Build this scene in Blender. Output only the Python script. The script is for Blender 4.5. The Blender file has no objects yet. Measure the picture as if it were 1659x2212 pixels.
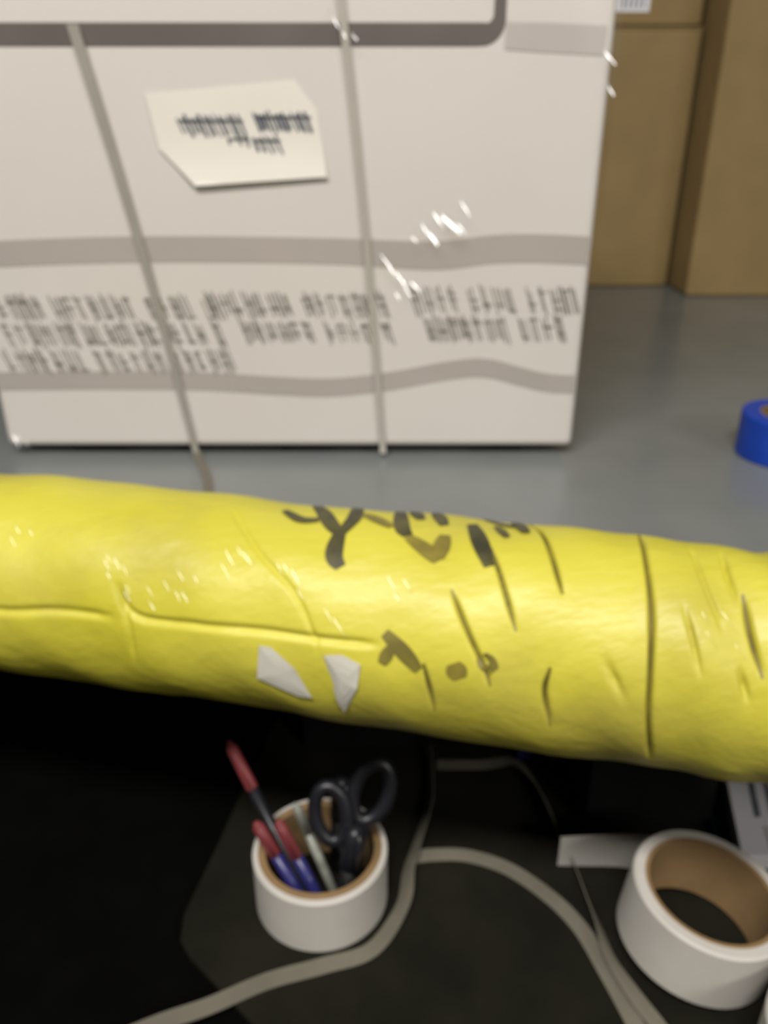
import bpy, bmesh, math, random
import numpy as np
from mathutils import Vector, Matrix

S = bpy.context.scene
C = S.collection
random.seed(7)
RNG = np.random.default_rng(11)

# ------------------------------------------------------------------ camera
cd = bpy.data.cameras.new('camera')
cam = bpy.data.objects.new('camera', cd)
C.objects.link(cam)
cam.location = (0, 0, 1.26)
cam.rotation_euler = (math.radians(90 - 26), 0, 0)
cd.sensor_fit = 'VERTICAL'
cd.sensor_height = 36.0
cd.lens = 36.0 * 1800 / 2212
cd.clip_start = 0.01
cd.dof.use_dof = True                  # soft handheld close focus
cd.dof.focus_distance = 0.20
cd.dof.aperture_fstop = 14.0
S.camera = cam

# ------------------------------------------------------------------ world, lamps, exposure
W = bpy.data.worlds.new('world')
S.world = W
W.use_nodes = True
W.node_tree.nodes['Background'].inputs[0].default_value = (0.9, 0.95, 1.0, 1)
W.node_tree.nodes['Background'].inputs[1].default_value = 0.03


def lamp(name, loc, target, sx, sy, power, col):
    l = bpy.data.lights.new(name, 'AREA')
    l.shape = 'RECTANGLE'
    l.size, l.size_y = sx, sy
    l.energy = power
    l.color = col
    o = bpy.data.objects.new(name, l)
    C.objects.link(o)
    o.location = loc
    o.rotation_euler = (Vector(target) - Vector(loc)).to_track_quat('-Z', 'Y').to_euler()
    return o


lamp('unseen_lamp', (-0.45, -0.68, 2.92), (-0.3, 0.0, 0), 1.6, 0.3, 79, (1.0, 0.965, 0.93))  # main light, just under the ceiling
lamp('unseen_lamp', (1.7, -1.6, 2.3), (0.9, 0.2, 0.6), 1.2, 0.3, 28, (1.0, 0.96, 0.9))  # unseen fill lamp, added low on the right to brighten the label sheets

S.view_settings.view_transform = 'Standard'
S.view_settings.look = 'None'
S.view_settings.gamma = 1
S.view_settings.use_curve_mapping = False
S.view_settings.exposure = 0.0


# ------------------------------------------------------------------ materials
def mat(name, col, rough=0.6, col2=None, scale=40, bump=0.0, bscale=200, metal=0.0, coat=0.0, spec=0.5, stretch=None, coat_rough=0.1):
    m = bpy.data.materials.new(name)
    m.use_nodes = True
    nt = m.node_tree
    p = nt.nodes['Principled BSDF']
    p.inputs['Base Color'].default_value = (*col, 1)
    p.inputs['Roughness'].default_value = rough
    p.inputs['Metallic'].default_value = metal
    p.inputs['Specular IOR Level'].default_value = spec
    p.inputs['Coat Weight'].default_value = coat
    p.inputs['Coat Roughness'].default_value = coat_rough
    tc = nt.nodes.new('ShaderNodeTexCoord')
    src = tc.outputs['Object']
    if stretch:
        mp = nt.nodes.new('ShaderNodeMapping')
        mp.inputs['Scale'].default_value = stretch[0]
        mp.inputs['Rotation'].default_value = stretch[1]
        nt.links.new(src, mp.inputs['Vector'])
        src = mp.outputs['Vector']
    if col2 is not None:
        n = nt.nodes.new('ShaderNodeTexNoise')
        n.inputs['Scale'].default_value = scale
        n.inputs['Detail'].default_value = 4
        r = nt.nodes.new('ShaderNodeValToRGB')
        r.color_ramp.elements[0].position = 0.35
        r.color_ramp.elements[1].position = 0.7
        r.color_ramp.elements[0].color = (*col, 1)
        r.color_ramp.elements[1].color = (*col2, 1)
        nt.links.new(src, n.inputs['Vector'])
        nt.links.new(n.outputs['Fac'], r.inputs['Fac'])
        nt.links.new(r.outputs['Color'], p.inputs['Base Color'])
    if bump:
        n = nt.nodes.new('ShaderNodeTexNoise')
        n.inputs['Scale'].default_value = bscale
        n.inputs['Detail'].default_value = 3
        b = nt.nodes.new('ShaderNodeBump')
        b.inputs['Strength'].default_value = bump
        b.inputs['Distance'].default_value = 0.002
        nt.links.new(src, n.inputs['Vector'])
        nt.links.new(n.outputs['Fac'], b.inputs['Height'])
        nt.links.new(b.outputs['Normal'], p.inputs['Normal'])
        if coat:
            nt.links.new(b.outputs['Normal'], p.inputs['Coat Normal'])
    return m


def film_mat(name, tint, gloss, rough):
    m = bpy.data.materials.new(name)
    m.use_nodes = True
    nt = m.node_tree
    nt.nodes.clear()
    o = nt.nodes.new('ShaderNodeOutputMaterial')
    t = nt.nodes.new('ShaderNodeBsdfTransparent')
    t.inputs['Color'].default_value = (*tint, 1)
    g = nt.nodes.new('ShaderNodeBsdfGlossy')
    g.inputs['Roughness'].default_value = rough
    mx = nt.nodes.new('ShaderNodeMixShader')
    mx.inputs['Fac'].default_value = gloss
    nt.links.new(t.outputs[0], mx.inputs[1])
    nt.links.new(g.outputs[0], mx.inputs[2])
    nt.links.new(mx.outputs[0], o.inputs['Surface'])
    return m


M = dict(
    wall=mat('painted_wall', (0.16, 0.155, 0.145), 0.9, (0.13, 0.125, 0.115), 3, 0.1, 90),
    ceiling=mat('ceiling_paint', (0.5, 0.49, 0.47), 0.9, (0.45, 0.44, 0.42), 2),
    floor=mat('concrete_floor', (0.09, 0.09, 0.085), 0.8, (0.06, 0.06, 0.055), 5, 0.2, 60),
    table=mat('grey_laminate', (0.165, 0.178, 0.172), 0.24, (0.19, 0.20, 0.193), 9, 0.03, 400),
    steel=mat('dark_steel', (0.03, 0.03, 0.032), 0.5, (0.04, 0.04, 0.04), 30),
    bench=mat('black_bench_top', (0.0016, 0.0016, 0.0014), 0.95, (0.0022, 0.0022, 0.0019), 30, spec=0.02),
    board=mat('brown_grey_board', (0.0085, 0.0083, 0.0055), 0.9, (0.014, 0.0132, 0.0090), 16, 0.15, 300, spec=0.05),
    carton=mat('white_carton', (0.70, 0.665, 0.63), 0.55, (0.72, 0.69, 0.655), 6, 0.05, 160),
    band=mat('grey_print', (0.435, 0.40, 0.37), 0.6, (0.46, 0.42, 0.39), 8),
    frame=mat('dark_print', (0.12, 0.10, 0.094), 0.6, (0.15, 0.128, 0.12), 10),
    faint=mat('faint_grey', (0.50, 0.46, 0.435), 0.6, (0.55, 0.51, 0.48), 10),
    ink=mat('text_ink', (0.21, 0.195, 0.175), 0.6, (0.33, 0.31, 0.275), 14),
    ink_blue=mat('label_ink', (0.10, 0.11, 0.14), 0.6, (0.2, 0.21, 0.23), 60),
    sticker=mat('white_sticker', (0.86, 0.83, 0.77), 0.5, (0.83, 0.80, 0.74), 12),
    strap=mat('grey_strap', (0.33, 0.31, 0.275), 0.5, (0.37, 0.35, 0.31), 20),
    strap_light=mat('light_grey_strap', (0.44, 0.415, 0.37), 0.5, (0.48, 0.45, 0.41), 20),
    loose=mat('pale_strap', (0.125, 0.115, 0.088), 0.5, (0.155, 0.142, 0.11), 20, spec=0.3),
    dark_gap=mat('dark_runner', (0.012, 0.012, 0.012), 0.9, (0.02, 0.02, 0.02), 20),
    kraft=mat('kraft_card', (0.255, 0.175, 0.068), 0.75, (0.285, 0.195, 0.077), 14, 0.08, 120),
    kraft_tape=mat('kraft_tape', (0.20, 0.14, 0.058), 0.4, (0.22, 0.15, 0.06), 14),
    black=mat('black_plastic', (0.006, 0.006, 0.006), 0.55, (0.009, 0.009, 0.009), 40, spec=0.2),
    gloss_black=mat('gloss_black', (0.007, 0.007, 0.009), 0.4, (0.012, 0.012, 0.015), 40),
    red=mat('red_plastic', (0.17, 0.03, 0.035), 0.4, (0.20, 0.04, 0.04), 40),
    navy=mat('navy_plastic', (0.018, 0.018, 0.10), 0.35, (0.024, 0.024, 0.13), 40),
    pale=mat('pale_pen', (0.12, 0.125, 0.10), 0.3, (0.27, 0.28, 0.24), 40),
    blade=mat('scissor_steel', (0.35, 0.35, 0.35), 0.3, (0.4, 0.4, 0.4), 40, metal=1.0),
    paper=mat('roll_paper', (0.47, 0.445, 0.395), 0.6, (0.51, 0.485, 0.44), 25, 0.05, 300),
    core=mat('cardboard_core', (0.20, 0.125, 0.05), 0.8, (0.24, 0.15, 0.065), 30, 0.1, 200),
    labels=mat('label_paper', (0.82, 0.81, 0.84), 0.5, (0.85, 0.84, 0.87), 30),
    teal=mat('teal_card', (0.012, 0.045, 0.045), 0.6, (0.015, 0.055, 0.05), 30),
    blue=mat('blue_tape', (0.006, 0.045, 0.36), 0.35, (0.008, 0.055, 0.42), 30),
    scrap=mat('torn_paper', (0.52, 0.50, 0.42), 0.6, (0.58, 0.56, 0.48), 40),
    mark=mat('black_marking', (0.035, 0.032, 0.015), 0.5, (0.10, 0.088, 0.025), 45),
    mark_faint=mat('faded_marking_fold_shade', (0.14, 0.115, 0.02), 0.5, (0.26, 0.21, 0.03), 50),
    film=film_mat('clear_film', (0.96, 0.95, 0.935), 0.05, 0.25),
    fold_soft=film_mat('thin_film_fold', (0.99, 0.99, 0.97), 0.05, 0.2),
    fold=film_mat('film_fold', (0.99, 0.99, 0.98), 0.16, 0.22),
)
M['yellow'] = mat('yellow_wrap', (0.50, 0.45, 0.033), 0.5, (0.57, 0.515, 0.058), 7, 0.45, 55, coat=0.06, coat_rough=0.2,
                  stretch=((1.0, 3.0, 1.4), (0, 0.5, 0.2)))

_nt = M['yellow'].node_tree
_p = _nt.nodes['Principled BSDF']
_l = [l for l in _nt.links if l.to_socket == _p.inputs['Base Color']][0]
_src = _l.from_socket
_n = _nt.nodes.new('ShaderNodeTexNoise')
_n.inputs['Scale'].default_value = 9.0
_n.inputs['Detail'].default_value = 5
_r = _nt.nodes.new('ShaderNodeValToRGB')
_r.color_ramp.elements[0].position = 0.50
_r.color_ramp.elements[1].position = 0.74
_r.color_ramp.elements[0].color = (0, 0, 0, 1)
_r.color_ramp.elements[1].color = (0.75, 0.75, 0.75, 1)
_m = _nt.nodes.new('ShaderNodeMix')
_m.data_type = 'RGBA'
_tc = _nt.nodes.new('ShaderNodeTexCoord')
_nt.links.new(_tc.outputs['Object'], _n.inputs['Vector'])
_nt.links.new(_n.outputs['Fac'], _r.inputs['Fac'])
_nt.links.new(_r.outputs['Color'], _m.inputs['Factor'])
_nt.links.new(_src, _m.inputs['A'])
_m.inputs['B'].default_value = (0.34, 0.285, 0.055, 1)       # dull tan mixed in by the noise
_nt.links.new(_m.outputs['Result'], _p.inputs['Base Color'])


# ------------------------------------------------------------------ helpers
def tag(o, label=None, cat=None, group=None, kind=None):
    for k, v in (('label', label), ('category', cat), ('group', group), ('kind', kind)):
        if v:
            o[k] = v
    return o


def thing(name, label, cat, loc, group=None):
    o = bpy.data.objects.new(name, None)
    o.empty_display_size = 0.02
    C.objects.link(o)
    o.location = loc
    return tag(o, label, cat, group)


def wloc(o):
    v = Vector((0, 0, 0))
    while o is not None:
        v += o.location
        o = o.parent
    return v


def obj(name, verts, faces, m, parent=None, smooth=False, origin=None, label=None, bevel=0, seg=2):
    """verts in world coordinates; linked as one mesh, parented with its local offset"""
    off = wloc(parent) if parent is not None else Vector(origin or (0, 0, 0))
    me = bpy.data.meshes.new(name)
    me.from_pydata([tuple(Vector(v) - off) for v in verts], [], [tuple(f) for f in faces])
    bm = bmesh.new()
    bm.from_mesh(me)
    bmesh.ops.recalc_face_normals(bm, faces=bm.faces)
    bm.to_mesh(me)
    bm.free()
    me.materials.append(m)
    if smooth:
        me.polygons.foreach_set('use_smooth', [True] * len(me.polygons))
    o = bpy.data.objects.new(name, me)
    C.objects.link(o)
    if parent is not None:
        o.parent = parent
    elif origin:
        o.location = origin
    if bevel:
        b = o.modifiers.new('bevel', 'BEVEL')
        b.width = bevel
        b.segments = seg
        b.limit_method = 'ANGLE'
    if label:
        o['label'] = label
    return o


class MB:
    def __init__(self):
        self.v, self.f = [], []

    def add(self, v, f):
        n = len(self.v)
        self.v += [tuple(x) for x in v]
        self.f += [tuple(i + n for i in q) for q in f]
        return self

    def box(self, x0, x1, y0, y1, z0, z1, rot=0, piv=None):
        v = [(x, y, z) for z in (z0, z1) for y in (y0, y1) for x in (x0, x1)]
        if rot:
            p = Vector(piv or ((x0 + x1) / 2, (y0 + y1) / 2, 0))
            R = Matrix.Rotation(rot, 3, 'Z')
            v = [R @ (Vector(q) - p) + p for q in v]
        return self.add(v, [(0, 2, 3, 1), (4, 5, 7, 6), (0, 1, 5, 4), (2, 6, 7, 3), (0, 4, 6, 2), (1, 3, 7, 5)])

    def prism(self, poly, z0, z1):
        n = len(poly)
        v = [(x, y, z0) for x, y in poly] + [(x, y, z1) for x, y in poly]
        f = [tuple(range(n))[::-1], tuple(range(n, 2 * n))]
        f += [(i, (i + 1) % n, n + (i + 1) % n, n + i) for i in range(n)]
        return self.add(v, f)

    def tube(self, pts, rad, n=12, closed=False, caps=True):
        pts = [Vector(p) for p in pts]
        k = len(pts)
        rads = rad if isinstance(rad, (list, tuple)) else [rad] * k
        ref = None
        rings = []
        for i, p in enumerate(pts):
            a = pts[(i - 1) % k] if closed or i > 0 else pts[i]
            b = pts[(i + 1) % k] if closed or i < k - 1 else pts[i]
            t = (b - a).normalized()
            if ref is None:
                ref = t.orthogonal().normalized()
            ref = (ref - t * ref.dot(t)).normalized()
            u = t.cross(ref)
            rings.append([p + (ref * math.cos(2 * math.pi * j / n) + u * math.sin(2 * math.pi * j / n)) * rads[i] for j in range(n)])
        v = [q for r in rings for q in r]
        f = []
        for i in range(k if closed else k - 1):
            i2 = (i + 1) % k
            for j in range(n):
                j2 = (j + 1) % n
                f.append((i * n + j, i * n + j2, i2 * n + j2, i2 * n + j))
        if caps and not closed:
            f.append(tuple(range(n))[::-1])
            f.append(tuple(range((k - 1) * n, k * n)))
        return self.add(v, f)

    def build(self, name, m, parent=None, **kw):
        return obj(name, self.v, self.f, m, parent, **kw)


def ring_mesh(c, axis_m, prof, n=64):
    """closed profile of (radius, height) swept round an axis through c"""
    v, f = [], []
    k = len(prof)
    for i in range(n):
        a = 2 * math.pi * i / n
        for r, h in prof:
            v.append(axis_m @ Vector((r * math.cos(a), r * math.sin(a), h)) + Vector(c))
    for i in range(n):
        i2 = (i + 1) % n
        for j in range(k):
            j2 = (j + 1) % k
            f.append((i * k + j, i2 * k + j, i2 * k + j2, i * k + j2))
    return v, f


def smooth_path(pts, n):
    """Catmull-Rom through points of any dimension"""
    P = np.array(pts, float)
    P = np.vstack([2 * P[0] - P[1], P, 2 * P[-1] - P[-2]])
    out = []
    k = len(P) - 3
    for i in range(k):
        p0, p1, p2, p3 = P[i:i + 4]
        for t in np.linspace(0, 1, n, endpoint=(i == k - 1)):
            out.append(0.5 * ((2 * p1) + (-p0 + p2) * t + (2 * p0 - 5 * p1 + 4 * p2 - p3) * t * t + (-p0 + 3 * p1 - 3 * p2 + p3) * t ** 3))
    return np.array(out)


def ribbon(pts, width, thick=0.0006, n=8):
    """flat strap: pts are (x, y, z, twist) - twist 0 lies flat, 90 stands on edge"""
    P = smooth_path(pts, n)
    v, f = [], []
    k = len(P)
    for i in range(k):
        a, b = P[max(i - 1, 0)][:3], P[min(i + 1, k - 1)][:3]
        t = Vector(b - a).normalized()
        side = t.cross(Vector((0, 0, 1))).normalized()
        up = side.cross(t)
        tw = math.radians(P[i][3])
        w = side * math.cos(tw) + up * math.sin(tw)
        nn = w.cross(t)
        p = Vector(P[i][:3])
        h = width / 2
        v += [p + w * h + nn * thick / 2, p - w * h + nn * thick / 2, p - w * h - nn * thick / 2, p + w * h - nn * thick / 2]
    for i in range(k - 1):
        for j in range(4):
            j2 = (j + 1) % 4
            f.append((i * 4 + j, i * 4 + j2, i * 4 + 4 + j2, i * 4 + 4 + j))
    f += [(3, 2, 1, 0), tuple(range(4 * k - 4, 4 * k))]
    return v, f


# ------------------------------------------------------------------ the setting
def struct(name, b, m):
    o = b.build(name, m)
    o['kind'] = 'structure'
    return o


struct('floor', MB().box(-3.6, 3.6, -3.1, 4.1, -0.05, 0), M['floor'])
struct('ceiling', MB().box(-3.6, 3.6, -3.1, 4.1, 3.0, 3.05), M['ceiling'])
struct('wall_back', MB().box(-3.6, 3.6, 4.0, 4.1, 0, 3), M['wall'])
struct('wall_front', MB().box(-3.6, 3.6, -3.1, -3.0, 0, 3), M['wall'])
struct('wall_left', MB().box(-3.6, -3.5, -3.0, 4.0, 0, 3), M['wall'])
struct('wall_right', MB().box(3.5, 3.6, -3.0, 4.0, 0, 3), M['wall'])

T = 0.90           # worktop height
Z = 0.72           # top of the board on the low bench

# worktop; its front edge runs a little askew of the white carton
SL = (0.3777 - 0.5270) / 0.65


def front(x):
    return 0.5270 + SL * (x + 0.35) - 0.002


t = thing('packing_table', 'grey laminate packing table under the white carton and yellow roll', 'table', (0.2, 1.3, 0))
poly = [(-1.05, front(-1.05)), (1.45, front(1.45)), (1.45, 2.45), (-1.05, 2.45)]
MB().prism(poly, T - 0.014, T).build('tabletop', M['table'], t, bevel=0.002)
fr = MB()
for (x0, x1, y0, y1) in ((-1.0, 1.4, 2.37, 2.40), (-1.0, -0.97, front(-1) + 0.2, 2.37), (1.37, 1.4, front(1.4) + 0.2, 2.37)):
    fr.box(x0, x1, y0, y1, T - 0.07, T - 0.014)
fr.build('apron', M['steel'], t)
for x, y in ((-1.0, front(-1) + 0.16), (1.36, front(1.4) + 0.16), (-1.0, 2.36), (1.36, 2.36)):
    MB().box(x, x + 0.04, y, y + 0.04, 0, T - 0.014).build('leg', M['steel'], t, bevel=0.003)

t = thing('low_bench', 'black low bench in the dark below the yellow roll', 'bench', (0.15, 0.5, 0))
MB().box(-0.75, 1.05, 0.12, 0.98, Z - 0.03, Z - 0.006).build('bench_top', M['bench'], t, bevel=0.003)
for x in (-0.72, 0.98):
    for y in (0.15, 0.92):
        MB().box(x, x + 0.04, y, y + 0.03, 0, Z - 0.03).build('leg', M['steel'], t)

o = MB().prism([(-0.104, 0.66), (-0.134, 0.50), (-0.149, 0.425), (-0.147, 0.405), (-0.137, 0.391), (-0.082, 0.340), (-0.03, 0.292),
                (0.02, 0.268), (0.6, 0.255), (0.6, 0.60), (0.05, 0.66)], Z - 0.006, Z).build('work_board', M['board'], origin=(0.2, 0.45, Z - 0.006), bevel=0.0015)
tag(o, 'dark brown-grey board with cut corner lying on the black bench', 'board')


# ------------------------------------------------------------------ white carton on the worktop
YF = 0.884         # its front face
BX0, BX1, BZ0, BZ1 = -0.427, 0.213, 0.912, 1.43
box = thing('white_carton', 'big white printed carton wrapped in clear film with two grey straps', 'carton', (-0.10, 1.06, T))
MB().box(BX0, BX1, YF, YF + 0.40, BZ0, BZ1).build('body', M['carton'], box, bevel=0.007, seg=3)
for x in (-0.36, -0.12, 0.10):
    MB().box(x, x + 0.06, YF + 0.02, YF + 0.38, T, BZ0).build('runner', M['dark_gap'], box)


def face_strip(top, bot, y, n=60):
    """strip on the carton's front between two curves z(x) sampled along x, 0.6 mm thick"""
    v, f = [], []
    xs = np.linspace(BX0 + 0.004, BX1 - 0.004, n)
    for x in xs:
        v += [(x, y, np.interp(x, *top)), (x, y, np.interp(x, *bot))]
    v += [(a, YF, c) for a, b, c in v]
    m = 2 * n
    for i in range(n - 1):
        a = 2 * i
        f += [(a, a + 2, a + 3, a + 1), (a, a + m, a + m + 2, a + 2), (a + 1, a + 3, a + m + 3, a + m + 1)]
    return v, f


def wave(xz):
    P = smooth_path(xz, 8)
    return P[:, 0], P[:, 1]


# the two wavy grey print bands
up = [(-0.43, 1.135), (-0.30, 1.140), (-0.18, 1.141), (-0.05, 1.139), (0.05, 1.136), (0.11, 1.142), (0.16, 1.143), (0.22, 1.140)]
obj('wavy_band', *face_strip(wave(up), wave([(x, z - (0.026 if x < 0.03 else 0.0285)) for x, z in up]), YF - 0.0006), M['band'], box)
lo = [(-0.43, 0.999), (-0.32, 1.000), (-0.20, 0.999), (-0.12, 0.994), (-0.06, 0.992), (0.00, 0.998), (0.07, 1.011), (0.11, 1.014), (0.15, 1.004), (0.18, 0.997), (0.22, 0.995)]
obj('wavy_band', *face_strip(wave(lo), wave([(x, z - 0.021) for x, z in lo]), YF - 0.0006), M['band'], box)

# heavy printed frame with rounded corner, faint band beside it
b = MB()
yk = YF - 0.0007
zf = 1.3190


def quad_path(b, pts, w, y):
    """flat printed line of half-width list w following (x, z) points"""
    P = np.array(pts, float)
    v = []
    for i in range(len(P)):
        d = P[min(i + 1, len(P) - 1)] - P[max(i - 1, 0)]
        d /= np.linalg.norm(d)
        nrm = np.array([-d[1], d[0]])
        ww = w[i] if hasattr(w, '__len__') else w
        a, c = P[i] + nrm * ww, P[i] - nrm * ww
        v += [(a[0], y, a[1]), (c[0], y, c[1])]
    b.add(v, [(2 * i, 2 * i + 1, 2 * i + 3, 2 * i + 2) for i in range(len(P) - 1)])
    return b


pts = [(-0.416, zf)] + [(x, zf) for x in np.linspace(-0.35, 0.085, 12)]
wid = [0.0095] * len(pts)
for a in np.linspace(-80, 0, 8):
    pts.append((0.0915 + 0.0145 * math.cos(math.radians(a)), zf + 0.0145 + 0.0145 * math.sin(math.radians(a))))
    wid.append(0.0092 - 0.0035 * (a + 80) / 80)
pts += [(0.106, 1.36), (0.106, 1.424)]
wid += [0.0053, 0.0053]
quad_path(b, pts, wid, yk).build('printed_frame', M['frame'], box)
quad_path(MB(), [(0.112, 1.318), (0.15, 1.3165), (0.205, 1.314)], [0.011, 0.012, 0.012], yk).build('faint_band', M['faint'], box)

# rows of small print between the bands: three rows at the left, two further right (too blurred to read in the photo)
def print_rows(rows, pw, seed):
    rr = random.Random(seed)
    b = MB()
    for x0, x1, zc, h in rows:
        x = x0
        while x < x1 - pw:
            cnt = rr.choice((3, 4, 5, 6, 7))
            for k in range(cnt):
                if x > x1 - pw:
                    break
                w = pw * rr.uniform(0.75, 1.05)
                for s in range(rr.choice((2, 3, 4))):          # uprights, leaning like the italic print
                    xx = x + w * (0.1 + 0.8 * s / 2.4) + rr.uniform(-0.0006, 0.0006)
                    hh = h * rr.uniform(0.75, 1.15)
                    zz = zc + rr.uniform(-0.08, 0.08) * h
                    sl = 0.34 * hh
                    quad_path(b, [(xx + sl * 0.5, zz - hh / 2), (xx - sl * 0.5, zz + hh / 2)], 0.0008, YF - 0.0008)
                for s in range(rr.choice((1, 2))):             # cross strokes
                    zz = zc + rr.uniform(-0.4, 0.4) * h
                    dx = 0.34 * -(zz - zc)
                    quad_path(b, [(x + dx, zz), (x + w * 0.85 + dx, zz)], 0.0007, YF - 0.0008)
                x += pw * 1.12
            x += pw * rr.uniform(0.5, 1.0)
    return b


print_rows([(-0.408, -0.17, 1.068, 0.0255), (-0.405, -0.165, 1.040, 0.0255), (-0.41, -0.155, 1.011, 0.0255)], 0.0115, 3).build('fine_print', M['ink'], box)['kind'] = 'stuff'
print_rows([(-0.185, 0.02, 1.071, 0.025), (-0.15, 0.01, 1.043, 0.023)], 0.0115, 5).build('fine_print', M['ink'], box)['kind'] = 'stuff'
print_rows([(0.03, 0.205, 1.076, 0.028), (0.045, 0.20, 1.046, 0.026)], 0.0115, 8).build('fine_print', M['ink'], box)['kind'] = 'stuff'

# sticker, peeling at its lower edge
hexa = [(-0.226, 1.270), (-0.085, 1.282), (-0.064, 1.256), (-0.056, 1.197), (-0.186, 1.189), (-0.218, 1.222)]
bm = bmesh.new()
bm.faces.new([bm.verts.new((x, 0, z)) for x, z in hexa])
bmesh.ops.triangulate(bm, faces=bm.faces)
bmesh.ops.subdivide_edges(bm, edges=bm.edges, cuts=5, use_grid_fill=True)
vv = []
for q in bm.verts:
    pe = max(0, (1.235 - q.co.z) / 0.045) ** 2 * 0.0055 + max(0, (-0.19 - q.co.x) / 0.036) ** 2 * 0.0025
    vv.append((q.co.x, YF - 0.0012 - pe, q.co.z))
bm.verts.index_update()
st = obj('label_sticker', vv, [[q.index for q in f.verts] for f in bm.faces], M['sticker'], box, smooth=True)
bm.free()
b = MB()
rr = random.Random(4)
for x0, x1, z0, h, dens in ((-0.196, -0.135, 1.243, 0.020, 1), (-0.122, -0.070, 1.246, 0.020, 1), (-0.124, -0.100, 1.226, 0.018, .8), (-0.150, -0.130, 1.229, 0.010, .5)):
    x = x0
    while x < x1:
        hh = h * rr.uniform(0.55, 1)
        w = rr.uniform(0.0007, 0.0017)
        quad_path(b, [(x + 0.2 * hh, z0 - hh / 2), (x - 0.2 * hh, z0 + hh / 2)], w, YF - 0.0026)
        x += rr.uniform(0.0032, 0.0058) / dens
    quad_path(b, [(x0, z0 + 0.2 * h), (x1, z0 + 0.2 * h)], 0.0009, YF - 0.0026)
b.build('sticker_print', M['ink_blue'], st)

# two narrow grey straps pulled over the front, slightly oblique
def strap(p0, p1, w):
    v, f = [], []
    n = 14
    for i in range(n):
        t_ = i / (n - 1)
        x = p0[0] + (p1[0] - p0[0]) * t_ + 0.004 * math.sin(math.pi * t_)
        z = p0[1] + (p1[1] - p0[1]) * t_
        ww = w[0] + (w[1] - w[0]) * t_
        v += [(x - ww, YF - 0.0048, z), (x + ww, YF - 0.0048, z), (x + ww, YF - 0.0040, z), (x - ww, YF - 0.0040, z)]
    for i in range(n - 1):
        for j in range(4):
            f.append((4 * i + j, 4 * i + (j + 1) % 4, 4 * i + 4 + (j + 1) % 4, 4 * i + 4 + j))
    f += [(3, 2, 1, 0), tuple(range(4 * n - 4, 4 * n))]
    return v, f


obj('strap', *strap((-0.285, 1.327), (-0.213, 0.905), (0.0054, 0.0036)), M['strap'], box)
obj('strap', *strap((-0.048, 1.425), (-0.001, 0.905), (0.0040, 0.0034)), M['strap_light'], box)
# the first strap's tail runs out over the worktop towards the roll
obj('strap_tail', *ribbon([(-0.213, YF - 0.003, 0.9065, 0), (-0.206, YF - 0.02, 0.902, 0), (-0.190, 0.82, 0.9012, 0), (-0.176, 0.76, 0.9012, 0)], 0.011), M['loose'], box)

# clear film over the front, and the crumpled folds that catch the lamps
v, f = [], []
nx, nz = 60, 46
for j in range(nz):
    for i in range(nx):
        x = BX0 - 0.004 + (BX1 - BX0 + 0.008) * i / (nx - 1)
        z = BZ0 + 0.004 + (BZ1 - BZ0 - 0.01) * j / (nz - 1)
        y = YF - 0.0075 - 0.0012 * math.sin(31 * x + 9 * z) * math.sin(17 * z + 4 * x) - 0.0008 * math.sin(70 * (x + 0.5 * z))
        v.append((x, y, z))
for j in range(nz - 1):
    for i in range(nx - 1):
        f.append((j * nx + i, j * nx + i + 1, j * nx + nx + i + 1, j * nx + nx + i))
obj('clear_film', v, f, M['film'], box, smooth=True)


def fold_patch(b, p, nrm, along, a, c, rr):
    """small bulged facet of crumpled film, half-length a, half-width c"""
    nrm = (nrm.normalized() + Vector((rr.uniform(-.06, .06), 0, rr.uniform(-.06, .06)))).normalized()
    u = (along - nrm * along.dot(nrm)).normalized()
    w = nrm.cross(u)
    g = 5
    v = []
    for q in range(g):
        for r_ in range(g):
            x, y = -1 + 2 * q / (g - 1), -1 + 2 * r_ / (g - 1)
            v.append(p + u * (a * x) + w * (c * y * (1 - 0.35 * x * x)) - nrm * (0.07 * a * x * x + 0.16 * c * y * y))
    b.add(v, [(q * g + r_, q * g + r_ + 1, q * g + g + r_ + 1, q * g + g + r_) for q in range(g - 1) for r_ in range(g - 1)])


def folds(spec, seed, name='film_fold'):
    rr = random.Random(seed)
    b = MB()
    for x, z, ln, rad in spec:
        a = math.radians(rr.uniform(-66, -54))
        d = Vector((math.cos(a), 0, math.sin(a)))
        p = Vector((x, YF - 0.0105 - rr.uniform(0, 0.003), z))
        fold_patch(b, p, Vector((-0.15, -0.87, 0.47)), d, 0.30 * ln, 1.5 * rad, rr)
    return tag(b.build(name, M['fold'], box, smooth=True), kind='stuff')


folds([(0.002, 1.117, 0.040, 0.0010), (0.008, 1.108, 0.03, 0.0008), (0.018, 1.098, 0.042, 0.0012), (0.024, 1.088, 0.03, 0.0010),
       (0.032, 1.092, 0.026, 0.0013), (0.014, 1.082, 0.02, 0.0007)], 2)
folds([(0.040, 1.150, 0.030, 0.0009), (0.047, 1.143, 0.042, 0.0022), (0.054, 1.158, 0.034, 0.0012), (0.064, 1.155, 0.036, 0.0026),
       (0.070, 1.152, 0.034, 0.0020), (0.077, 1.150, 0.026, 0.0010), (0.081, 1.168, 0.034, 0.0009), (0.030, 1.140, 0.018, 0.0008)], 3)
folds([(-0.046, 1.332, 0.036, 0.0009), (-0.038, 1.322, 0.03, 0.0008), (-0.028, 1.318, 0.022, 0.0008)], 4)
folds([(-0.414, 0.925, 0.036, 0.0016), (-0.420, 0.931, 0.03, 0.0014), (-0.407, 0.921, 0.03, 0.0012), (-0.401, 0.918, 0.024, 0.001)], 5)
folds([(0.208, 1.300, 0.03, 0.001), (0.211, 1.275, 0.028, 0.0009)], 6)

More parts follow.
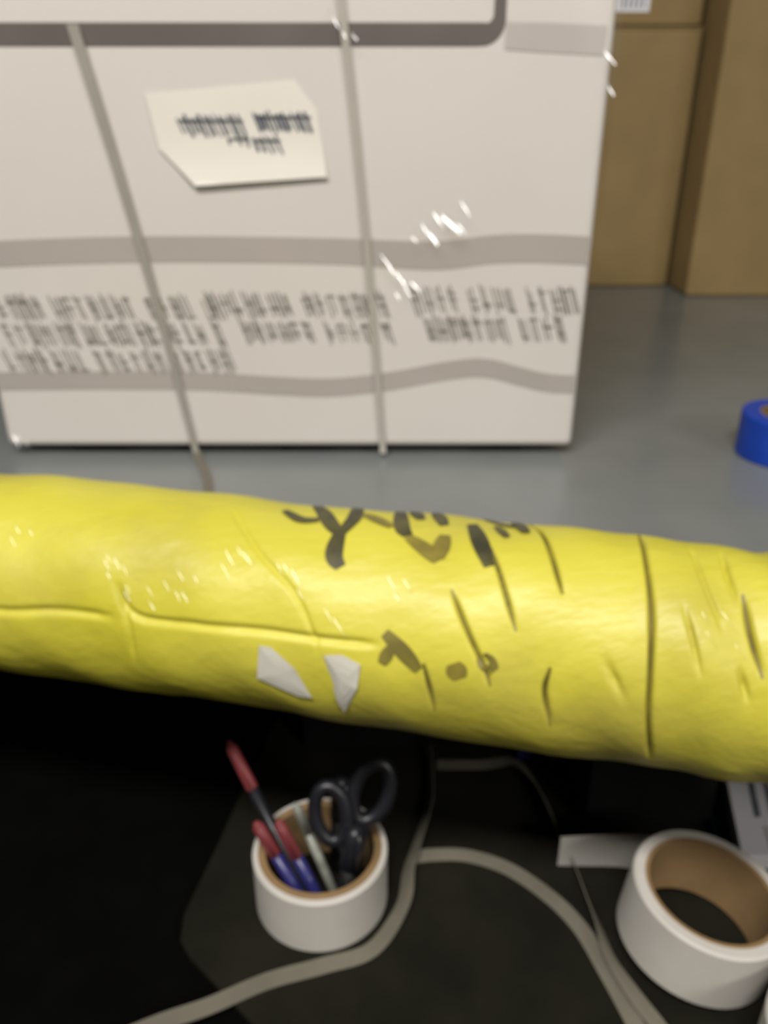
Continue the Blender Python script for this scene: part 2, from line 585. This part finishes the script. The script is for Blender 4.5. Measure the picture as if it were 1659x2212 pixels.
# ------------------------------------------------------------------ brown cartons further back
def kraft_box(name, label, x0, x1, y0, y1, z0, z1, seam=True, group=None):
    k = thing(name, label, 'box', ((x0 + x1) / 2, (y0 + y1) / 2, z0), group)
    MB().box(x0, x1, y0, y1, z0, z1 - 0.004).build('body', M['kraft'], k, bevel=0.006, seg=2)
    ym = (y0 + y1) / 2
    MB().box(x0 + 0.001, x1 - 0.001, y0 + 0.001, ym - 0.002, z1 - 0.004, z1).build('flap', M['kraft'], k)
    MB().box(x0 + 0.001, x1 - 0.001, ym + 0.002, y1 - 0.001, z1 - 0.004, z1).build('flap', M['kraft'], k)
    if seam:
        MB().box((x0 + x1) / 2 + 0.1, (x0 + x1) / 2 + 0.16, y0 - 0.0006, y0, z1 - 0.07, z1 - 0.004).build('tape', M['kraft_tape'], k)
    return k


kraft_box('brown_box', 'lower brown cardboard box standing behind the white carton on the right', 0.22, 0.624, 1.875, 2.36, T, 1.398, False)
kb = kraft_box('brown_box', 'upper brown cardboard box with a pale blue label, only its lower edge in frame', 0.225, 0.622, 1.884, 2.36, 1.400, 1.80, False)
lb = MB().box(0.40, 0.515, 1.8832, 1.884, 1.424, 1.52).build('pale_label', M['labels'], kb, label='pale label with blue print')
b = MB()
for i in range(5):
    b.box(0.462 + 0.010 * i, 0.466 + 0.010 * i, 1.8827, 1.8832, 1.430, 1.47)
b.build('label_print', M['ink_blue'], lb)
kraft_box('brown_box', 'tall brown cardboard box at the right edge, nearest of the brown boxes', 0.632, 1.12, 1.770, 2.22, T, 1.52, False)

# ------------------------------------------------------------------ blue tape roll at the right edge
def tape_roll(name, label, c, r, ri, h, paper, tilt=None, group=None, cat='tape', core_t=0.003):
    k = thing(name, label, cat, c, group)
    Rm = tilt or Matrix.Identity(3)
    e = 0.0015
    v, f = ring_mesh(c, Rm, [(ri + core_t, 0), (r - e, 0), (r, e), (r, h - e), (r - e, h), (ri + core_t, h)])
    obj('winding', v, f, paper, k, smooth=False)
    v, f = ring_mesh(c, Rm, [(ri, 0.0003), (ri + core_t, 0.0003), (ri + core_t, h - 0.0004), (ri, h - 0.0004)])
    obj('core', v, f, M['core'], k)
    for ch in k.children:
        me = ch.data
        me.polygons.foreach_set('use_smooth', [True] * len(me.polygons))
        try:
            me.set_sharp_from_angle(angle=math.radians(35))
        except Exception:
            pass
    return k


tape_roll('tape_roll', 'blue tape roll lying on the grey worktop at the right edge', (0.4570, 0.888, T), 0.052, 0.030, 0.050, M['blue'])

# ------------------------------------------------------------------ yellow roll along the worktop's front edge
RR = 0.0674
A = Vector((-0.35, 0.5270, T + RR + 0.0006))
D = Vector((0.65, 0.3777 - 0.5270, 0)).normalized()
EZ = Vector((0, 0, 1))
EA = D.cross(EZ)
if EA.y > 0:
    EA = -EA
S0, S1 = -0.14, 0.80

CREASE = [   # (points (along, angle), depth, width)
    ([(0.4444, 115.9), (0.4509, 101.2), (0.4586, 78.2), (0.4644, 61.6), (0.4669, 54.7)], 0.0042, 0.0022),
    ([(0.5088, 116.1), (0.51, 82.1), (0.5133, 50.7), (0.5149, 26.1), (0.5171, 2.0), (0.5233, -28.8)], 0.0040, 0.0024),
    ([(0.4071, 50.8), (0.4171, 34.3), (0.4291, 16.2), (0.4336, 7.5)], 0.0038, 0.0022),
    ([(0.4251, 77.0), (0.4358, 53.7), (0.4443, 35.0)], 0.0030, 0.0020),
    ([(0.4642, 20.3), (0.4626, 6.6), (0.4675, -10.7)], 0.0036, 0.0024),
    ([(0.551, 96.5), (0.5527, 75.0), (0.5561, 59.8)], 0.0036, 0.0022),
    ([(0.5587, 64.9), (0.5626, 45.4), (0.5691, 28.2)], 0.0040, 0.0026),
    ([(0.5285, 56.8), (0.5335, 42.3), (0.5395, 24.8)], 0.0030, 0.0022),
    ([(0.5566, 32.8), (0.5642, 15.4)], 0.0040, 0.003),
    ([(0.3964, 14.6), (0.4038, -10.9)], 0.0028, 0.0022),
    ([(0.2088, 34.7), (0.2227, 18.6), (0.2606, 18.3), (0.3, 19.8), (0.3382, 19.4), (0.3726, 20.5)], 0.0030, 0.0034),
    ([(0.2076, 33.4), (0.2183, 13.3), (0.2196, -8.7)], 0.0020, 0.003),
    ([(0.2637, 85.6), (0.292, 58.6), (0.3192, 39.7), (0.3327, 21.0), (0.3359, 12.2)], 0.0016, 0.0024),
    ([(0.10, 12.0), (0.1337, 11.6), (0.1715, 15.6), (0.2109, 16.1)], 0.0022, 0.004),
    ([(0.49, 30.0), (0.505, 8.0)], 0.0022, 0.004),
    ([(0.535, 100.0), (0.540, 70.0), (0.549, 45.0)], 0.0024, 0.002),
    ([(0.58, 90.0), (0.585, 50.0), (0.592, 10.0)], 0.004, 0.003),
]


def disp(s, th):
    """radial relief of the wrapped roll at (along, angle in degrees)"""
    s = np.asarray(s, float)
    th = np.asarray(th, float)
    q = np.radians(th)
    d = 0.0010 * np.sin(23 * s + 2 * q) + 0.0007 * np.sin(51 * s - 3 * q + 1.0) + 0.0005 * np.sin(90 * s + 5 * q)
    d += 0.0006 * np.sin(140 * (s + 0.02 * q)) * np.exp(-((s - 0.60) / 0.09) ** 2) * 2
    for pts, dep, w in CREASE:
        P = np.array([(a, RR * math.radians(b_)) for a, b_ in pts])
        if len(P) > 2:
            P = smooth_path(P, 5)
        best = np.full(s.shape, 1e9)
        X = np.stack([s, RR * q], -1)
        for i in range(len(P) - 1):
            a, b_ = P[i], P[i + 1]
            ab = b_ - a
            tt = np.clip(((X - a) @ ab) / (ab @ ab), 0, 1)
            best = np.minimum(best, np.linalg.norm(X - a - tt[..., None] * ab, axis=-1))
        L0, L1 = np.linalg.norm(X - P[0], axis=-1), np.linalg.norm(X - P[-1], axis=-1)
        fade = np.clip(np.minimum(L0, L1) / 0.014, 0.0, 1.0)
        d -= dep * 1.15 * fade * np.exp(-(best / (0.55 * w)) ** 2)
    return d


def surf(s, th, off=0.0):
    r = RR + off + float(disp(np.array([s]), np.array([th]))[0])
    a = math.radians(th)
    return A + D * s + (EA * math.cos(a) + EZ * math.sin(a)) * r


roll = thing('yellow_roll', 'long yellow plastic-wrapped roll lying along the worktop front edge', 'roll', tuple(A + D * 0.33 - EZ * (RR + 0.0006)))
NS, NT = 740, 200
ss = np.concatenate([np.linspace(S0, 0.12, 40, endpoint=False), np.linspace(0.12, 0.60, 660, endpoint=False), np.linspace(0.60, S1, 40)])
tt = np.concatenate([np.linspace(-60, 130, 164, endpoint=False), np.linspace(130, 300, NT - 164, endpoint=False)])
SG, TG = np.meshgrid(ss, tt, indexing='ij')
dd = disp(SG, TG)
low = np.clip((-np.sin(np.radians(TG)) - 0.80) / 0.2, 0, 1)      # it rests on a smooth underside
dd = dd * (1 - low) - 0.0006 * low
Rg = RR + np.where(np.sin(np.radians(TG)) < -0.7, np.minimum(dd, 0), dd)
an = np.radians(TG)
base = np.array(A)[None, None, :] + SG[..., None] * np.array(D) + Rg[..., None] * (np.cos(an)[..., None] * np.array(EA) + np.sin(an)[..., None] * np.array(EZ))
V = [tuple(p) for p in base.reshape(-1, 3)]
F = []
for i in range(NS - 1):
    for j in range(NT):
        j2 = (j + 1) % NT
        F.append((i * NT + j, i * NT + j2, (i + 1) * NT + j2, (i + 1) * NT + j))
obj('wrapped_body', V, F, M['yellow'], roll, smooth=True)
for s_, nm in ((S0, 'end_cap'), (S1, 'end_cap')):
    sg = 1 if s_ == S1 else -1
    n = 48
    v = []
    for r_, o_ in ((RR - 0.0035, -0.004), (RR - 0.012, 0.0), (0.02, 0.0), (0.012, -0.012)):
        v += [A + D * (s_ + sg * o_) + (EA * math.cos(2 * math.pi * j / n) + EZ * math.sin(2 * math.pi * j / n)) * r_ for j in range(n)]
    f = [(k * n + j, k * n + (j + 1) % n, (k + 1) * n + (j + 1) % n, (k + 1) * n + j) for k in range(3) for j in range(n)]
    f.append(tuple(range(3 * n, 4 * n)))
    obj(nm, v, f, M['yellow'], roll, smooth=True)


def mark(b, pts, w, off=0.0005):
    P = np.array([(a, RR * math.radians(q)) for a, q in pts], float)
    if len(P) > 2:
        P = smooth_path(P, 6)
    else:
        P = np.linspace(P[0], P[1], 6)
    v = []
    k = len(P)
    for i in range(k):
        d = P[min(i + 1, k - 1)] - P[max(i - 1, 0)]
        d /= np.linalg.norm(d)
        nrm = np.array([-d[1], d[0]])
        ww = w * (0.62 + 0.38 * math.sin(math.pi * i / (k - 1)))
        for u in (-1, -0.33, 0.33, 1):
            q = P[i] + nrm * ww * u
            v.append(surf(q[0], math.degrees(q[1] / RR), off))
    b.add(v, [(4 * i + j, 4 * i + j + 1, 4 * i + 5 + j, 4 * i + 4 + j) for i in range(k - 1) for j in range(3)])


b = MB()
mark(b, [(0.309, 112), (0.326, 86.2), (0.3359, 75.6)], 0.0050)
mark(b, [(0.3365, 112), (0.3405, 91.4), (0.3367, 75.7)], 0.0046, 0.0007)
mark(b, [(0.3360, 78), (0.3368, 62.0), (0.3423, 55.6)], 0.0052, 0.0009)
mark(b, [(0.2953, 92.4), (0.3087, 84.4), (0.3197, 86.1)], 0.0038, 0.0011)
b.build('black_mark', M['mark'], roll, smooth=True)
b = MB()
mark(b, [(0.3639, 112), (0.3707, 87.6), (0.3763, 80.4)], 0.0050)
mark(b, [(0.3716, 114), (0.3799, 98.5)], 0.0042, 0.0007)
mark(b, [(0.3858, 114), (0.395, 93.9)], 0.0044)
b.build('black_mark', M['mark'], roll, smooth=True)
b = MB()
mark(b, [(0.3765, 79.3), (0.3904, 71.0), (0.3967, 65.9)], 0.0050, 0.0009)
mark(b, [(0.3973, 84.3), (0.3965, 67.3)], 0.0050, 0.0011)
mark(b, [(0.345, 96), (0.365, 86)], 0.0040, 0.0007)
b.build('faded_mark', M['mark_faint'], roll, smooth=True)
b = MB()
mark(b, [(0.411, 97), (0.4187, 79.7), (0.426, 65.1)], 0.0050, 0.0009)
mark(b, [(0.4165, 114), (0.429, 103.2), (0.442, 103)], 0.0034)
mark(b, [(0.4253, 97.8), (0.4333, 85.9)], 0.0030, 0.0007)
mark(b, [(0.4349, 112), (0.4433, 92.6)], 0.0040, 0.0011)
b.build('black_mark', M['mark'], roll, smooth=True)
b = MB()
mark(b, [(0.3733, 26.5), (0.3858, 17.9), (0.3941, 10.9)], 0.0046)
mark(b, [(0.4128, 16.6), (0.417, 9.4)], 0.0060)
mark(b, [(0.4273, 21.5), (0.4350, 15.1)], 0.0052)
mark(b, [(0.3778, 20.4), (0.3732, 11.9)], 0.0036, 0.0008)
b.build('faded_mark', M['mark_faint'], roll, smooth=True)

b = MB()
rr = random.Random(12)
for a0, q0, k in ((0.213, 39, 5), (0.228, 33, 5), (0.262, 36, 4), (0.290, 50, 5), (0.318, 44, 4), (0.372, 42, 3), (0.352, 30, 2), (0.545, 47, 4), (0.14, 50, 3)):
    for i in range(k):
        s_, th = a0 + rr.uniform(-0.014, 0.014), q0 + rr.uniform(-9, 9)
        q = math.radians(th)
        p = Vector(surf(s_, th, 0.0016))
        al = (D * 0.6 - (EZ * math.cos(q) - EA * math.sin(q)) * 0.8)
        fold_patch(b, p, Vector((0.03, -0.69, 0.72)), al, rr.uniform(0.003, 0.007), rr.uniform(0.0005, 0.0010), rr)
b.build('film_fold', M['fold_soft'], roll, smooth=True)['kind'] = 'stuff'

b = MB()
for i in (0, 1, 2, 3, 4, 6, 9):  # crease shade painted as thin dark lines down the folds
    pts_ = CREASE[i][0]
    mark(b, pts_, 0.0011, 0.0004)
tag(b.build('fold_shade', M['mark_faint'], roll, smooth=True), 'dark line painted along a fold as its shade', kind='stuff')

for poly in ([(0.3016, 12.9), (0.3086, 12.6), (0.3223, 2.9), (0.3319, -14.5), (0.3234, -14.6), (0.2992, -6.0)],
             [(0.34, 12.2), (0.3506, 13.9), (0.3614, 10.4), (0.3596, -2.8), (0.3504, -22.0), (0.3471, -14.5)]):
    cx = sum(p[0] for p in poly) / len(poly)
    cy = sum(p[1] for p in poly) / len(poly)
    rings = [[(cx + (p[0] - cx) * k, cy + (p[1] - cy) * k) for p in poly] for k in (1, 0.7, 0.4)]
    v = [surf(a, q, 0.0014) for r_ in rings for a, q in r_] + [surf(cx, cy, 0.0014)]
    n = len(poly)
    f = [(k * n + j, k * n + (j + 1) % n, (k + 1) * n + (j + 1) % n, (k + 1) * n + j) for k in range(2) for j in range(n)]
    f += [(2 * n + j, 2 * n + (j + 1) % n, 3 * n) for j in range(n)]
    obj('torn_paper', v, f, M['scrap'], roll, label='torn whitish scrap of paper stuck on the yellow roll')

# ------------------------------------------------------------------ things on the board below
PC = (-0.047, 0.443, Z)
tape_roll('pen_roll', 'white label roll holding pens and scissors in its brown core', PC, 0.0495, 0.0400, 0.050, M['paper'], cat='roll', core_t=0.0055)
tilt = Matrix.Rotation(math.radians(7), 3, 'Y')
big = tape_roll('label_roll', 'white label roll with empty brown core and loose end, at the lower right', (0.2190, 0.401, Z + 0.0066), 0.0530, 0.0420, 0.050, M['paper'], tilt, cat='roll')
# its loose end leaves the back of the winding to the left
v, f = [], []
P = smooth_path([(0.250, 0.4470), (0.237, 0.4552), (0.213, 0.4610), (0.185, 0.4665), (0.160, 0.4680), (0.137, 0.4690)], 6)
for i, (x, y) in enumerate(P):
    tt_ = i / (len(P) - 1)
    z0, z1 = Z + 0.004 - 0.0034 * tt_, Z + 0.047 - 0.016 * tt_
    for (yo, z) in ((0, z0), (0, z1), (0.0008, z1), (0.0008, z0)):
        v.append((x, y + yo, z))
for i in range(len(P) - 1):
    for j in range(4):
        f.append((4 * i + j, 4 * i + (j + 1) % 4, 4 * i + 4 + (j + 1) % 4, 4 * i + 4 + j))
f += [(0, 1, 2, 3), tuple(range(len(v) - 4, len(v)))]
obj('loose_end', v, f, M['paper'], big, smooth=False)
tape_roll('label_roll', 'second white label roll cut off by the lower right corner', (0.2790, 0.3015, Z), 0.0520, 0.0400, 0.050, M['paper'], cat='roll')


def pen(name, label, p0, p1, r, bodym, capm, cap_from, tip=True, group=None):
    p0, p1 = Vector(p0), Vector(p1)
    k = thing(name, label, 'pen', tuple(p0), group)
    d = p1 - p0
    at = lambda u: p0 + d * u
    MB().tube([at(0.0), at(0.06), at(0.10), at(cap_from)], [r * 0.25, r * 0.7, r, r], 14).build('barrel', bodym, k, smooth=True)
    MB().tube([at(cap_from), at(cap_from + 0.01), at(0.95), at(1.0)], [r * 1.02, r * 1.14, r * 1.05, r * 0.35], 14).build('cap', capm, k, smooth=True)
    side = d.cross(Vector((0, -1, 0.4))).normalized()
    nrm = Vector((0.25, -0.9, 0.3)).normalized()
    MB().tube([at(cap_from + 0.03) + nrm * r * 1.5, at(0.9) + nrm * r * 1.55, at(0.985) + nrm * r * 0.9], r * 0.28, 8).build('clip', capm, k, smooth=True)
    return k


pen('pen', 'long dark pen with a red end leaning left out of the pen roll', (-0.050, 0.425, 0.7225), (-0.117, 0.487, 0.831), 0.0042, M['gloss_black'], M['red'], 0.72)
pen('pen', 'blue pen with red cap, leftmost in the pen roll', (-0.053, 0.4225, 0.7225), (-0.0925, 0.441, 0.797), 0.0044, M['navy'], M['red'], 0.66)
pen('pen', 'blue pen with red cap, between the leftmost pen and the scissors', (-0.042, 0.424, 0.7225), (-0.0765, 0.4405, 0.799), 0.0042, M['navy'], M['red'], 0.62)
pen('pen', 'pale grey pen beside the scissors in the pen roll', (-0.035, 0.436, 0.7225), (-0.0645, 0.4500, 0.806), 0.0034, M['pale'], M['pale'], 0.7)
pen('marker', 'thick black marker standing in the pen roll behind the scissors', (-0.034, 0.462, 0.7225), (-0.030, 0.470, 0.812), 0.0085, M['black'], M['gloss_black'], 0.6)

pen('marker', 'thick black marker leaning in front of the scissors in the pen roll', (-0.030, 0.424, 0.7225), (-0.019, 0.434, 0.800), 0.0075, M['black'], M['gloss_black'], 0.55)

sc = thing('scissors', 'black handled scissors standing handles up in the pen roll', 'scissors', (-0.025, 0.440, 0.7225))


def loop(c, ax, az, tilt_, rad):
    pts = []
    for i in range(28):
        a = 2 * math.pi * i / 28
        x, z = ax * math.cos(a), az * math.sin(a)
        xr = x * math.cos(tilt_) - z * math.sin(tilt_)
        zr = x * math.sin(tilt_) + z * math.cos(tilt_)
        pts.append((c[0] + xr, c[1] + zr * 0.35, c[2] + zr))
    return pts


b = MB().tube(loop((-0.038, 0.442, 0.804), 0.0115, 0.0195, 0.15, 0.0052), 0.0052, 10, closed=True)
b.tube([(-0.031, 0.437, 0.787), (-0.026, 0.436, 0.772), (-0.020, 0.437, 0.757)], [0.0055, 0.0058, 0.0042], 10)
b.build('handle', M['gloss_black'], sc, smooth=True)
b = MB().tube(loop((-0.009, 0.452, 0.815), 0.0125, 0.0215, -0.35, 0.0052), 0.0054, 10, closed=True)
b.tube([(-0.012, 0.447, 0.797), (-0.019, 0.443, 0.776), (-0.026, 0.443, 0.757)], [0.0055, 0.0058, 0.0042], 10)
b.build('handle', M['gloss_black'], sc, smooth=True)
for sg in (-1, 1):
    y = 0.440 + 0.0013 * sg
    MB().add([(-0.0285, y - 0.0009, 0.762), (-0.0175, y - 0.0009, 0.762), (-0.021 + 0.002 * sg, y - 0.0009, 0.7228), (-0.0285, y + 0.0009, 0.762), (-0.0175, y + 0.0009, 0.762), (-0.021 + 0.002 * sg, y + 0.0009, 0.7228)],
             [(0, 1, 2), (5, 4, 3), (0, 3, 4, 1), (1, 4, 5, 2), (2, 5, 3, 0)]).build('blade', M['blade'], sc)

# loose packing straps curling over the board
SW = 0.0125
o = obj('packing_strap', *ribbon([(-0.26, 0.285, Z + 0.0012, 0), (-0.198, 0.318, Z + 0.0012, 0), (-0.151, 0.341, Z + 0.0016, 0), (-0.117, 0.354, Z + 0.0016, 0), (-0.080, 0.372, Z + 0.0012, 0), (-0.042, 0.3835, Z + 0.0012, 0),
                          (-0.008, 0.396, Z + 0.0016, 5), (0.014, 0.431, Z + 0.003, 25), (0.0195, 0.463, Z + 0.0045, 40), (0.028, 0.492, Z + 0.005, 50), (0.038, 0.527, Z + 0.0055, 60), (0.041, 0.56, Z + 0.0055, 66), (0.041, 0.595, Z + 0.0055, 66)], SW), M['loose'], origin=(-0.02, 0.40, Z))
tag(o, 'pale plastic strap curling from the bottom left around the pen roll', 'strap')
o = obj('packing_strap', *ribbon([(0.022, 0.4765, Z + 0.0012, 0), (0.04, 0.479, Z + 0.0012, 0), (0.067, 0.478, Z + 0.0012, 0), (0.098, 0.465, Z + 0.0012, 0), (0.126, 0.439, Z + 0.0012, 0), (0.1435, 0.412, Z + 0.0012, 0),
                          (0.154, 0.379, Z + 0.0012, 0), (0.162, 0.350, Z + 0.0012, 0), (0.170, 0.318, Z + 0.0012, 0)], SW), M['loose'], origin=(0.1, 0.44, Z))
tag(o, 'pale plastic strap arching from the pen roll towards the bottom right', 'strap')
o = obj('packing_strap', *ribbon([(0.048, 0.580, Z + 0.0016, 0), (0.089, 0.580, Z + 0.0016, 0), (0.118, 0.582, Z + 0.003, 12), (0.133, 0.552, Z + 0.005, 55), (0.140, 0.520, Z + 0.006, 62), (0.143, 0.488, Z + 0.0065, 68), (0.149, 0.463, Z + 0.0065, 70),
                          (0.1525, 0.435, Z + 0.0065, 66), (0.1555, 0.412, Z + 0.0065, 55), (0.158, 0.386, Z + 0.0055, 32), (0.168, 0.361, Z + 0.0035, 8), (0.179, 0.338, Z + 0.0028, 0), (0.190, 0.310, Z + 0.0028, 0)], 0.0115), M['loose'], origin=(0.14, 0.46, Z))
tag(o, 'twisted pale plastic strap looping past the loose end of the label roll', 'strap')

# dark things under the worktop
def crate(name, label, x0, x1, y0, y1, h):
    k = thing(name, label, 'crate', ((x0 + x1) / 2, (y0 + y1) / 2, Z))
    b = MB()
    w = 0.004
    b.box(x0, x1, y0, y1, Z, Z + 0.004)
    for q in ((x0, x1, y0, y0 + w), (x0, x1, y1 - w, y1), (x0, x0 + w, y0 + w, y1 - w), (x1 - w, x1, y0 + w, y1 - w)):
        b.box(*q, Z + 0.004, Z + h)
    b.build('body', M['black'], k)
    r = MB()
    for q in ((x0 - 0.003, x1 + 0.003, y0 - 0.003, y0 + w), (x0 - 0.003, x1 + 0.003, y1 - w, y1 + 0.003), (x0 - 0.003, x0 + w, y0 + w, y1 - w), (x1 - w, x1 + 0.003, y0 + w, y1 - w)):
        r.box(*q, Z + h, Z + h + 0.008)
    r.build('rim', M['black'], k)
    return k


crate('black_crate', 'black plastic crate in the shadow behind the pens', -0.075, 0.030, 0.607, 0.652, 0.11)
crate('black_crate', 'black plastic crate under the worktop beside the teal folder', 0.168, 0.272, 0.513, 0.59, 0.10)

k = thing('blue_carton', 'small dark blue carton with a pale stripe under the yellow roll', 'carton', (0.141, 0.6, Z))
MB().box(0.122, 0.150, 0.588, 0.612, Z, Z + 0.05).build('body', M['navy'], k, bevel=0.001)
MB().box(0.150, 0.158, 0.588, 0.612, Z, Z + 0.05).build('pale_stripe', M['pale'], k)

o = MB().prism([(0.262, 0.462), (0.285, 0.572), (0.46, 0.572), (0.46, 0.462)], Z, Z + 0.006).build('teal_folder', M['teal'], origin=(0.36, 0.52, Z), bevel=0.001)
tag(o, 'dark teal folder lying flat underneath the printed label sheets', 'folder')
k = thing('label_sheets', 'stack of white label sheets with dark barcode stripes at the right edge', 'paper', (0.36, 0.52, Z + 0.006))
MB().prism([(0.276, 0.461), (0.300, 0.570), (0.45, 0.570), (0.45, 0.461)], Z + 0.006, Z + 0.020).build('sheets', M['labels'], k, bevel=0.0006)
b = MB()
zt = Z + 0.0204
for x, w in ((0.3075, 0.0050), (0.3205, 0.0040), (0.3320, 0.006), (0.3460, 0.004)):
    b.add([(x - 0.006, 0.500, zt), (x - 0.006 + w, 0.500, zt), (x + 0.010 + w, 0.566, zt), (x + 0.010, 0.566, zt)], [(0, 1, 2, 3)])
b.build('barcode_stripe', M['ink_blue'], k)
b = MB()
for i in range(12):
    x = 0.300 + 0.0042 * i
    b.add([(x, 0.464, zt), (x + 0.0014, 0.464, zt), (x + 0.0014 + 0.005, 0.490, zt), (x + 0.005, 0.490, zt)], [(0, 1, 2, 3)])
b.build('fine_stripes', M['band'], k)
